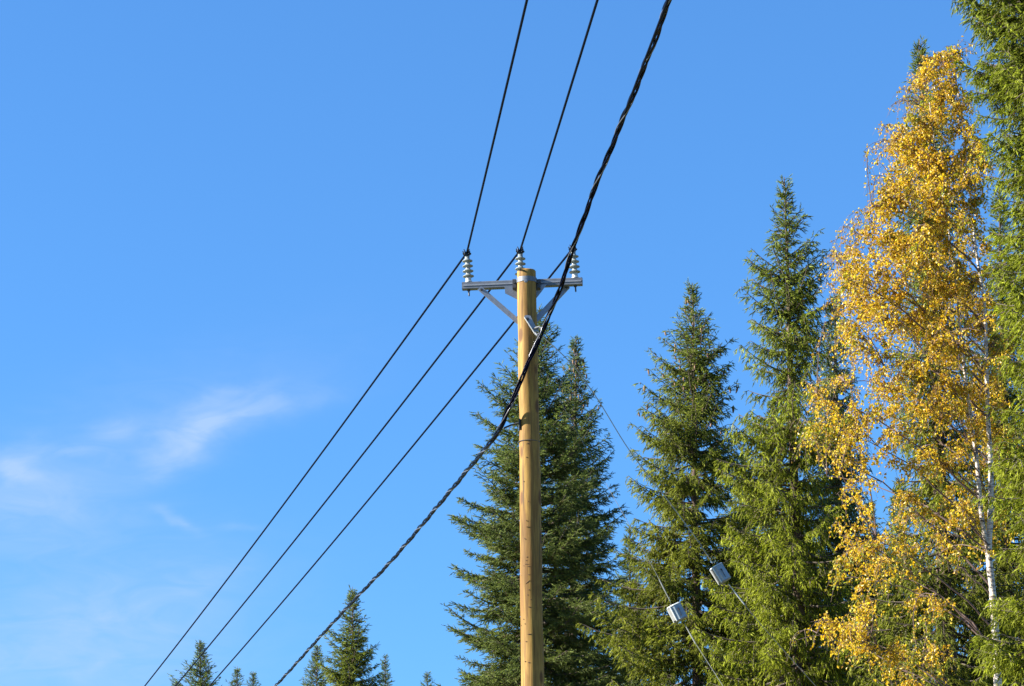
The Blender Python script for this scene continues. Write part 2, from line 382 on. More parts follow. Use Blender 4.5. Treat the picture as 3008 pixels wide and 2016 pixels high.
# dark packing blocks between arm and pole, U-strap round the front
for x, dx in ((1512, -1), (1583, 1)):
    g = Geo(); c = P(x, 838, YP + .055); obox(g, c, ax, ay, az3, .018, .055, .052, .008); tube(g, [c - ay * .07 + az3 * .01, c + ay * .03 + az3 * .01], .012, 8); g.build('clamp_block', M_dark, pole)
g = Geo(); Cs = poleC(826); rs = poleR(826)
for (dz, wd, th) in ((0, .026, .004),):
    a_ = np.linspace(-math.pi * 1.04, math.pi * .04, 30); ring = []
    for a0 in a_:
        n_ = np.array([math.cos(a0), math.sin(a0), 0]); ring.append((n_, Cs + n_ * (rs + .004)))
    V = []
    for n_, q in ring: V += [q - axis * wd, q + n_ * th - axis * wd, q + n_ * th + axis * wd, q + axis * wd]
    F = [[4 * i_ + j, 4 * i_ + (j + 1) % 4, 4 * i_ + 4 + (j + 1) % 4, 4 * i_ + 4 + j] for i_ in range(len(ring) - 1) for j in range(4)]
    g.add(V, F)
strap = g.build('strap', M_arm, pole)
g = Geo(); cb = P(1545, 826, YP - rs - .006); lathe(g, cb, [0, -1, 0], [(0, .02), (.01, .02), (.011, .011), (.02, .011)], 8); g.build('bolt', M_galv, strap)
# cable bracket : folded galvanised plate on the camera side, with bolt
g = Geo(); yb = YP - poleR(950) - .012
bp = [(1540, 928), (1549, 926), (1558, 928), (1575, 962), (1584, 962), (1580, 972), (1568, 977), (1553, 958)]
plate(g, [P(x, y, yb - .001 * k_) for k_, (x, y) in enumerate(bp)], [0, 1, 0], .006)
brk = g.build('cable_bracket', M_galv, pole)
g = Geo(); e0, e1 = P(1540, 932, yb - .012), P(1570, 979, yb - .012); d = norm(e1 - e0); n_ = np.cross(d, [0, 1, 0]); obox(g, (e0 + e1) / 2, d, [0, 1, 0], n_, np.linalg.norm(e1 - e0) / 2, .018, .0035); g.build('bracket_rib', M_core, brk)
g = Geo(); lathe(g, P(1549, 938, yb - .003), [0, -1, 0], [(0, .018), (.012, .018), (.013, .010), (.03, .009)], 6); g.build('bolt', M_dark, brk)
g = Geo(); tube(g, [P(x, y, yb - dy) for x, y, dy in ((1560, 966, 0), (1572, 964, .02), (1584, 960, .04), (1592, 966, .05), (1590, 978, .06), (1578, 984, .05), (1572, 978, .04))], .010, 8)
tube(g, [P(1572, 980, yb - .03), P(1585, 990, yb - .05), P(1588, 1000, yb - .05)], .012, 8); g.build('hook', M_galv, brk)
# lower deflection clamp on the left flank
g = Geo(); c = P(1524, 1243, YP - .02); cend = P(1480, 1258, YP + .04)
tube(g, [c + [.04, 0, 0], c, (c + cend) / 2 + [0, 0, .006], cend], [.012, .012, .010, .010], 8)
obox(g, c + [.008, -.03, -.02], [0, 0, 1], [1, 0, 0], [0, 1, 0], .055, .008, .022)
lc = g.build('cable_standoff', M_plas, pole)
g = Geo(); a_ = np.linspace(0, 2 * math.pi, 33); Cq = poleC(1300); rq = poleR(1300) + .003; tube(g, [Cq + rq * np.array([math.cos(q), math.sin(q), 0]) for q in a_], .0055, 6, cap=False); g.build('shadow_ring', M_dark, pole)  # dark ring modelled round the shaft in place of a cast shadow

# ------------------------------------------------------------ conductors
def smoothpath(pts, n):
    pts = np.asarray(pts, float); s = np.concatenate([[0], np.cumsum(np.linalg.norm(np.diff(pts, axis=0), axis=1))])
    # Catmull-Rom through the points
    out_ = []; q = np.linspace(0, s[-1], n); ext = np.vstack([2 * pts[0] - pts[1], pts, 2 * pts[-1] - pts[-2]])
    for u in q:
        i_ = min(max(np.searchsorted(s, u, side='right') - 1, 0), len(pts) - 2); tt = (u - s[i_]) / (s[i_ + 1] - s[i_])
        p0, p1, p2, p3 = ext[i_:i_ + 4]
        d1 = s[i_ + 1] - s[i_]; dp = max(1e-6, np.linalg.norm(p1 - p0)); dn = max(1e-6, np.linalg.norm(p3 - p2))
        m1 = ((p2 - p1) / d1 + (p1 - p0) / dp) / 2 * d1; m2 = ((p2 - p1) / d1 + (p3 - p2) / dn) / 2 * d1
        out_.append((2 * tt**3 - 3 * tt**2 + 1) * p1 + (tt**3 - 2 * tt**2 + tt) * m1 + (-2 * tt**3 + 3 * tt**2) * p2 + (tt**3 - tt**2) * m2)
    return np.array(out_)
def conductor(grip, near, far, label):
    "near = photo point where the wire leaves at the top; far = where it leaves at the bottom"
    n0 = P(near[0], near[1], 15.8); dn = (n0 - grip) ; f0 = P(far[0], far[1], 37.9); df = (f0 - grip)
    pts = []
    for k_ in np.linspace(1, 0, 40)[:-1]:
        s_ = 4.6 * k_; pts.append(grip + dn * s_ + np.array([0, 0, .012 * s_ * (s_ - 1) * 1.4]))
    pts.append(grip)
    for k_ in np.linspace(0, 1, 70)[1:]:
        s_ = 3.1 * k_; pts.append(grip + df * s_ + np.array([0, 0, .30 * s_ * (s_ - 1)]))
    g = Geo(); tube(g, pts, .0112, 10)
    o = g.build('overhead_wire', M_cond, smooth=True, origin=grip); tag(o, label, 'power line', 'bare overhead wires on the insulators')
conductor(grip1, (1548, 0), (425, 2016), 'thin dark overhead wire clamped on the left insulator of the crossarm')
conductor(grip2, (1755, 0), (515, 2016), 'thin dark overhead wire clamped on the middle insulator by the pole top')
conductor(grip3, (1962, 0), (615, 2016), 'thin dark overhead wire clamped on the right insulator, running up behind the twisted cable')
# twisted aerial bundle cable
yc = YP - poleR(1000) - .10
c_pts = [P(2660, -1760, 8.2), P(2200, -590, 12.6), (P(1966, 0, 15.9)), P(1899, 180, 17.2), P(1830, 350, 18.4), P(1760, 520, 19.5), P(1697, 690, 20.5), P(1647, 840, 21.3), P(1600, 960, yc), P(1578, 1010, yc + .01), P(1544, 1081, yc + .02), P(1518, 1146, yc + .05), P(1497, 1196, YP - .12), P(1481, 1236, YP - .03), P(1464, 1266, YP + .22), P(1436, 1304, 22.9),
         P(1400, 1348, 23.8), P(1287, 1485, 26.6), P(1150, 1647, 30.2), P(1045, 1758, 33.0), P(940, 1871, 36.2), P(808, 2016, 41)]
l2 = c_pts[-1] - c_pts[-2]; c_pts += [c_pts[-1] + l2 * 2 + [0, 0, .25], c_pts[-1] + l2 * 5 + [0, 0, 1.6]]
path = smoothpath(c_pts, 2600); s_ = np.concatenate([[0], np.cumsum(np.linalg.norm(np.diff(path, axis=0), axis=1))])
T = norm(np.gradient(path, axis=0)); A = norm(np.cross(T, [0, 0, 1.])); B = np.cross(T, A)
cab = thing('twisted_cable', P(1600, 960, yc), 'thick black twisted bundle cable passing in front of the pole', 'power cable')
for q in range(3):
    ph = s_ * 2 * math.pi / 1.2 + q * 2 * math.pi / 3 + .3 * np.sin(s_ * 1.3)
    g = Geo(); tube(g, path + (.0190, .0140, .0130)[q] * (A * np.cos(ph)[:, None] + B * np.sin(ph)[:, None]), (.0115, .0108, .0085)[q], 8); g.build('strand', M_cable, cab, smooth=True)
ph = s_ * 2 * math.pi / 1.2 + 5.2
g = Geo(); tube(g, path + .0225 * (A * np.cos(ph)[:, None] + B * np.sin(ph)[:, None]), .0058, 6); g.build('messenger_wire', M_bare, cab, smooth=True)

# ------------------------------------------------------------ guy wires
def guy(pts, Ys, ibox, boxrot, w, h, label, clip):
    P3 = [P(x, y, Y_) for (x, y), Y_ in zip(pts, Ys)]
    e = thing('guy_wire', P3[0], label, 'guy wire', 'guy wires staying the pole')
    d = norm(P3[ibox + 1] - P3[ibox]); c = (P3[ibox] + P3[ibox + 1]) / 2
    g = Geo(); tube(g, smoothpath(P3[:ibox + 1], 30), .0048 if clip else .0024, 6); g.build('stay_strand', M_bright if clip else M_wire, e)
    dn = norm(P3[-1] - P3[-2]); P3e = P3 + [P3[-1] + dn * ((P3[-1][2] + .1) / -dn[2])]
    g = Geo(); tube(g, smoothpath(P3e[ibox + 1:], 40), .0036, 6); g.build('stay_strand', M_wire, e)
    for s_, q in ((-1, P3[ibox]), (1, P3[ibox + 1])):
        dd = norm(P3[ibox] - P3[ibox - 1]) * -1 if s_ < 0 else norm(P3[ibox + 2] - P3[ibox + 1])
        g = Geo(); tube(g, [q, q + dd * .10, q + dd * .16, q + dd * .26, q + dd * .27], [.004, .006, .008, .007, .004], 8); g.build('preformed_grip', M_core if (s_ > 0 and clip) else M_wire, e)
    # housing: a hexagonal shell with its axis along the stay
    dirv = norm(P(pts[ibox][0] + math.sin(boxrot) * 60, pts[ibox][1] + math.cos(boxrot) * 60, Ys[ibox]) - P(pts[ibox][0], pts[ibox][1], Ys[ibox]))
    side = norm(np.cross(dirv, [0, 1, 0])); fwd = np.cross(side, dirv)
    if fwd[1] > 0: fwd = -fwd
    hx = h / 2; wx = w / 2
    sec = [(-1, .10), (-.62, .62), (-.12, .80), (.70, .62), (1.0, .15), (.9, -.5), (.3, -.8), (-.5, -.75), (-.95, -.4)]
    def ring(t_, k_): return [c + dirv * t_ + (side * a * wx + fwd * b * wx) * k_ for a, b in sec]
    g = Geo(); n_ = len(sec); V = []
    for t_, k_ in ((-hx, .86), (-hx * .88, .98), (-hx * .86, .94), (hx * .86, .94), (hx * .88, .96), (hx, .82)): V += ring(t_, k_)
    b0 = g.n; g.add(V, [[r_ * n_ + j, r_ * n_ + (j + 1) % n_, (r_ + 1) * n_ + (j + 1) % n_, (r_ + 1) * n_ + j] for r_ in range(5) for j in range(n_)])
    g.f.append(np.array([[b0 + j for j in range(n_)][::-1]])); g.f.append(np.array([[b0 + 5 * n_ + j for j in range(n_)]]))
    hs_ = g.build('insulator_housing', M_pane, e)
    def panel(name, j0, m_, inset, ln, t0=-.8, t1=.8, off=.004):
        g = Geo(); a, b = sec[j0], sec[(j0 + 1) % n_]
        pa, pb = [c + (side * q[0] * wx + fwd * q[1] * wx) for q in (a, b)]; nn = norm(np.cross(pb - pa, dirv)); 
        if np.dot(nn, (pa + pb) / 2 - c) < 0: nn = -nn
        A0 = pa + (pb - pa) * inset; B0 = pa + (pb - pa) * (1 - inset)
        plate(g, [q + nn * off for q in (A0 + dirv * hx * t0, B0 + dirv * hx * t0, B0 + dirv * hx * t1, A0 + dirv * hx * t1)], nn, .005); g.build(name, m_, hs_)
    panel('side_panel', 0, M_grey, .06, 0)
    g = Geo(); q = sec[1]; pc = c + (side * q[0] * wx + fwd * q[1] * wx); tube(g, [pc - dirv * hx * .95, pc + dirv * hx * .95], .0085, 8)
    q = sec[0]; pc = c + (side * q[0] * wx + fwd * q[1] * wx); tube(g, [pc - dirv * hx * .95, pc + dirv * hx * .95], .006, 8)
    g.build('edge_rail', M_white, hs_)
    g = Geo(); V = ring(-hx * 1.03, .90) + ring(-hx * .90, 1.02); b0 = g.n; g.add(V, [[j, (j + 1) % n_, n_ + (j + 1) % n_, n_ + j] for j in range(n_)]); g.f.append(np.array([[b0 + j for j in range(n_)][::-1]])); g.build('end_cap', M_white, hs_)
    g = Geo(); V = ring(hx * .90, 1.0) + ring(hx * 1.03, .84); b0 = g.n; g.add(V, [[j, (j + 1) % n_, n_ + (j + 1) % n_, n_ + j] for j in range(n_)]); g.f.append(np.array([[b0 + n_ + j for j in range(n_)]])); g.build('end_cap', M_grey, hs_)
    g = Geo(); pc = c + side * (.28 * wx) + fwd * (.80 * wx); obox(g, pc - dirv * hx * .25, dirv, side, fwd, .012, .006, .006); obox(g, pc + dirv * hx * .25 - side * .002, dirv, side, fwd, .035, .0025, .004); g.build('latch', M_dark, hs_)
guy([(1590, 985), (1670, 1060), (1740, 1150), (1850, 1325), (1960, 1468), (2060, 1604), (2093, 1655), (2140, 1716), (2200, 1793), (2400, 2020)],
    [22.1, 22.15, 22.2, 22.3, 22.4, 22.45, 22.5, 22.5, 22.55, 22.7], 6, R(32), .150, .185, 'longer pale stay wire slanting right from the pole, holding the upper plastic insulator box', True)
guy([(1578, 1040), (1655, 1195), (1760, 1385), (1850, 1545), (1930, 1690), (1969, 1767), (2010, 1832), (2040, 1885), (2085, 1955)],
    [22.3, 22.3, 22.2, 22.0, 21.9, 21.8, 21.8, 21.7, 21.6], 5, R(27), .150, .165, 'steeper pale stay wire slanting right from the pole, holding the lower plastic insulator box', False)

# ------------------------------------------------------------ trees
def spindles(g, B0, D, Ln, Rd, C, roll=None):
    "three sided spindles: base points, unit directions, lengths, radii, colours"
    n = len(B0); ref = norm(rng.normal(size=(n, 3))); A = norm(np.cross(D, ref)); Bv = np.cross(D, A)
    mid = B0 + D * (Ln * .42)[:, None]
    V = np.empty((n, 5, 3)); V[:, 0] = B0; V[:, 4] = B0 + D * Ln[:, None]
    for k in range(3):
        a = k * 2.0944; V[:, 1 + k] = mid + Rd[:, None] * (A * math.cos(a) + Bv * math.sin(a))
    f = np.array([[0, 2, 1], [0, 3, 2], [0, 1, 3], [4, 1, 2], [4, 2, 3], [4, 3, 1]])
    F = (np.arange(n)[:, None, None] * 5 + f[None]).reshape(-1, 3)
    g.add(V, F, np.repeat(C, 5, axis=0))

def twigs(g, B0, D, Ln, Rd, C, tl):
    spindles(g, B0, D, Ln, Rd * .58, C)
    n = len(B0); m6 = 8; ref = norm(rng.normal(size=(n, 3))); A = norm(np.cross(D, ref)); Bv = np.cross(D, A)
    V = np.empty((n, m6, 3, 3))
    for k in range(m6):
        a = k * 2.4; rv = A * math.cos(a) + Bv * math.sin(a); tv = -A * math.sin(a) + Bv * math.cos(a)
        o = B0 + D * (Ln * (.05 + .115 * k))[:, None]; l = (tl * rng.uniform(.75, 1.25, n))[:, None]
        dr_ = D * .78 + rv * .62
        V[:, k, 0] = o + tv * l * .14; V[:, k, 1] = o - tv * l * .14; V[:, k, 2] = o + dr_ * l
    g.add(V, np.arange(n * m6 * 3).reshape(-1, 3), np.repeat(C * rng.uniform(.85, 1.2, (n, 1)), m6 * 3, axis=0))
def spruce(label, topx, topy, botx, Y, sil, pal, group, droop=.25, hang=.1, dens=1., tw=1., asc=1., gaps=.0, cones=0, trunkr=None, thin=None, name='spruce_tree', leader=.45, rj=.22, trunk2=None, zmin=1.2, smn=.24):
    "sil: rows (photo y, left x, right x); pal: (dark, light, share of light)"
    T = P(topx, topy, Y); Bt = P(botx, 2016, Y); d = (Bt - T); base = T + d * (T[2] / -d[2])
    Ht = T[2]; e = thing(name, (base[0], base[1], 0), label, 'spruce tree', group)
    zs = np.array([P(topx, r[0], Y)[2] for r in sil]); m_ = np.array([mpp(r[0], Y) for r in sil])
    xc = np.array([topx + (botx - topx) * (r[0] - topy) / (2016 - topy) for r in sil])
    rl = (xc - np.array([r[1] for r in sil])) * m_; rr = (np.array([r[2] for r in sil]) - xc) * m_
    zs = np.concatenate([[T[2]], zs, [zs[-1] - 4, 0]]); gl = (rl[-1] - rl[-2]) / max(.1, zs[-3] - zs[-2] if len(zs) > 3 else 1)
    rl = np.concatenate([[.06], rl, [rl[-1] * 1.12, rl[-1] * 1.15]]); rr = np.concatenate([[.06], rr, [rr[-1] * 1.12, rr[-1] * 1.15]])
    o = np.argsort(zs); zs, rl, rr = zs[o], rl[o], rr[o]
    zvis = P(topx, 2016, Y)[2] - 1.2
    # whorls
    z = T[2] - .10; rows = []
    while z > zmin:
        h = T[2] - z; nb = 5 if h < 1.5 else 7
        vis = z > zvis
        nb = int(nb * (1 if vis else .6)); a0 = rng.uniform(0, 6.28)
        for k in range(nb):
            rows.append((z + rng.normal(0, .05 + .02 * min(h, 4)), a0 + k * 6.2832 / nb + rng.normal(0, .25), 1.0, vis))
        for k in range(int(nb * .5) if vis else 0):
            rows.append((z - rng.uniform(.05, .3), rng.uniform(0, 6.28), .78, vis))
        z -= (.15 + .022 * min(h, 4)) * (1 if vis else 1.5) / (dens ** .5)
    zb = np.array([r[0] for r in rows]); azi = np.array([r[1] for r in rows]); lf = np.array([r[2] for r in rows]); vis = np.array([r[3] for r in rows])
    n = len(zb); h = np.clip(T[2] - zb, 0, None)
    el = np.interp(h, [0, .6, 1.5, 3, 6, 10, 20], [62, 48, 34, 18, 2, -10, -16]) * asc + rng.normal(0, 6, n)
    te = np.tan(np.radians(np.clip(el, -35, 72)))
    cx = np.cos(azi)
    def rad_at(zz):
        a = np.interp(zz, zs, rl); b = np.interp(zz, zs, rr); w = cx ** 2
        return np.where(cx > 0, b, a) * w + (a + b) / 2 * (1 - w)
    L = rad_at(zb)
    for _ in range(3): L = rad_at(zb + L * te * .85)
    # long and short branches so the outline is uneven
    ang = np.sin(azi * 2 + zb * 1.7 + Y) * .10 + np.sin(azi * 3 - zb * 3.1) * .08
    L = L * lf * np.clip(1 + ang + rng.normal(-.05, rj * .72, n), .4, 1.13); L = np.maximum(L, .05)
    if thin is not None:      # thin = (z_lo_px, z_hi_px, keep)
        for (ya, yb_, keep) in thin:
            za, zc = P(topx, yb_, Y)[2], P(topx, ya, Y)[2]
            kill = (zb > za) & (zb < zc) & (rng.random(n) > keep); L[kill] *= .35
    keep = (rng.random(n) > gaps); zb, azi, lf, vis, te, L, cx, h = [a[keep] for a in (zb, azi, lf, vis, te, L, cx, h)]; n = len(zb)
    tb = (T[2] - zb) / T[2]; bx = T[0] + (base[0] - T[0]) * tb; O = np.stack([bx, np.full(n, Y), zb], -1)
    hd = np.stack([np.cos(azi), np.sin(azi), np.zeros(n)], -1)
    bend = rng.normal(0, .12, n); sd_ = np.stack([-np.sin(azi), np.cos(azi), np.zeros(n)], -1)
    upt = rng.uniform(.10, .28, n); sag = np.interp(h, [0, 2, 8], [0, .12, .35])
    def bpos(i_, s_):
        s_ = s_[:, None]; l = L[i_][:, None]
        return O[i_] + hd[i_] * l * s_ + sd_[i_] * (bend[i_][:, None] * l * s_ ** 2) + np.array([0, 0, 1.]) * l * (te[i_][:, None] * s_ - sag[i_][:, None] * s_ * (1 - s_ * .75) + upt[i_][:, None] * s_ ** 3 * .7)
    # primary wood
    gw = Geo(); ss = np.linspace(0, 1, 7); PT = np.stack([bpos(np.arange(n), np.full(n, q)) for q in ss], 1)
    RD = (.006 + .011 * np.minimum(L, 3))[:, None] * (1.08 - ss)[None] + .0025
    V, F = tubes(PT, RD, 4); gw.add(V, F)
    # secondaries
    ms = np.clip((L / .052 * np.where(vis, 1, .5) * dens).astype(int), 4, 90)
    bi = np.repeat(np.arange(n), ms); M_ = len(bi)
    first = np.repeat(np.cumsum(ms) - ms, ms); kk = np.arange(M_) - first
    smin = np.where(L[bi] > 1.0, smn, .03)
    s_ = smin + (1 - smin) * (kk + rng.random(M_)) / ms[bi]; s_ = np.clip(s_, 0, 1)
    sgn = np.where(kk % 2 == 0, 1., -1.)
    Q = bpos(bi, s_); Q2 = bpos(bi, np.clip(s_ + .04, 0, 1.04)); tn = norm(Q2 - Q)
    sa = R(52) + rng.normal(0, .22, M_); sv = norm(np.cross(tn, [0, 0, 1.])) * sgn[:, None]
    D2 = norm(tn * np.cos(sa)[:, None] + sv * np.sin(sa)[:, None] + rng.normal(0, .14, (M_, 3)))
    l2 = np.clip(.42 * L[bi] * (1.05 - s_) * np.minimum(1, .3 + s_ * 1.6) + .06 + .05 * rng.random(M_), .06, .75) * rng.uniform(.6, 1.15, M_); l2 = np.maximum(l2, .13 * rng.uniform(.6, 1.3, M_) * np.clip(L[bi], .2, 1))
    dr = droop * rng.uniform(.4, 1.5, M_) * np.interp(h[bi], [0, 1, 3], [0, .4, 1]); 
    def spos(j, t_):
        t_ = t_[:, None]; l = l2[j][:, None]
        k_ = dr[j][:, None]
        return Q[j] + D2[j] * l * t_ / (1 + .35 * k_) - np.array([0, 0, 1.]) * l * k_ * t_ ** 1.5
    tt = np.linspace(0, 1, 4); PT = np.stack([spos(np.arange(M_), np.full(M_, q)) for q in tt], 1)
    V, F = tubes(PT, np.stack([np.full(M_, .0055), np.full(M_, .004), np.full(M_, .003), np.full(M_, .0015)], 1), 3); gw.add(V, F)
    # twigs
    mt = np.clip((l2 / (.030 * tw) * np.where(vis[bi], 1, .7)).astype(int), 2, 26)
    j = np.repeat(np.arange(M_), mt); K = len(j); fr = np.repeat(np.cumsum(mt) - mt, mt); kk = np.arange(K) - fr
    t_ = np.clip((kk + .3 + rng.random(K) * .7) / mt[j], 0, 1)
    q = spos(j, t_); q2 = spos(j, t_ + .05); td = norm(q2 - q); 
    sv = norm(np.cross(td, norm(rng.normal(size=(K, 3)) * [.6, .6, 1] + [0, 0, .6]))) 
    sg = np.where(kk % 2 == 0, 1., -1.)
    a_ = rng.uniform(.35, 1.0, K); lastk = (kk == mt[j] - 1); a_[lastk] *= .2
    hh = np.interp(h[bi[j]], [0, 1.2, 3], [-.35, 0, 1])
    D = norm(td * np.cos(a_)[:, None] + sv * (np.sin(a_) * sg)[:, None] + np.array([0, 0, -1.]) * (hang * hh * rng.uniform(.3, 1.6, K) )[:, None] + rng.normal(0, .12, (K, 3)))
    ln = rng.uniform(.07, .15, K) * tw * np.interp(h[bi[j]], [0, 1, 2], [.75, .9, 1]); rd = rng.uniform(.013, .021, K) * tw
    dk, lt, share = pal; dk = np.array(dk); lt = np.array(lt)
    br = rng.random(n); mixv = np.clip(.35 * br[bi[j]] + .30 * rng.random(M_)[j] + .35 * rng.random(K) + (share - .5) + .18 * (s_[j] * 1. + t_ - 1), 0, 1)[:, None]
    tp_ = np.clip(.8 - h[bi[j]] / 6, 0, .6)[:, None]; lt = lt * (1 - tp_) + np.array([.16, .22, .065]) * tp_; dk = np.array(dk)  # height blend: bluer light on the crown tops put into needle colour
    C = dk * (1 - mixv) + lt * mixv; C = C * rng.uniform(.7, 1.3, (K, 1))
    old = (rng.random(K) < .05) & (s_[j] < .6); C[old] = np.array([.13, .10, .06])
    # leader and branch tips
    C = C * 1.12
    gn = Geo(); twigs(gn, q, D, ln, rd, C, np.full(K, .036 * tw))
    nl = int(12 + leader * 45); zl = T[2] - rng.random(nl) * leader; al = rng.uniform(0, 6.28, nl)
    spindles(gn, np.stack([np.full(nl, T[0]), np.full(nl, Y), zl], -1), norm(np.stack([np.cos(al), np.sin(al), np.full(nl, 1.1)], -1)), np.full(nl, .05), np.full(nl, .008), np.tile([.06, .09, .035], (nl, 1)))
    # trunk
    tr = trunkr if trunkr else .011 * Ht
    g = Geo(); zz = np.linspace(0, 1, 40); pts = np.stack([base + (T - base) * k_ + np.array([math.sin(k_ * 17 + Y) * .02, 0, 0]) * (1 - k_) for k_ in zz]); pts[-1] = T + [0, 0, .12]
    wv = rng.normal(0, .006, 40)
    tube(g, pts, np.maximum(tr * (1 - zz) ** .85 + .006 + wv * (1 - zz), .006), 14)
    g.build('trunk', M_bark, e, smooth=True); gw.build('branches', M_twig, e)
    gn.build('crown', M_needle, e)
    if cones:
        sel = rng.choice(np.where((h[bi] < cones) & (h[bi] > .35) & (s_ > .35))[0], min(85, int(28 * cones)), replace=False)
        nc = len(sel); tip = spos(sel, np.ones(nc)); cd = norm(rng.normal(0, .12, (nc, 3)) + [0, 0, -1])
        for k_ in range(nc):
            gc = Geo(); l_ = rng.uniform(.10, .14); lathe(gc, tip[k_], cd[k_], [(0, .006), (l_ * .2, .017), (l_ * .5, .020), (l_ * .8, .014), (l_, .004)], 7); gc.build('cone', M_cone, e, smooth=True)
    return e, K

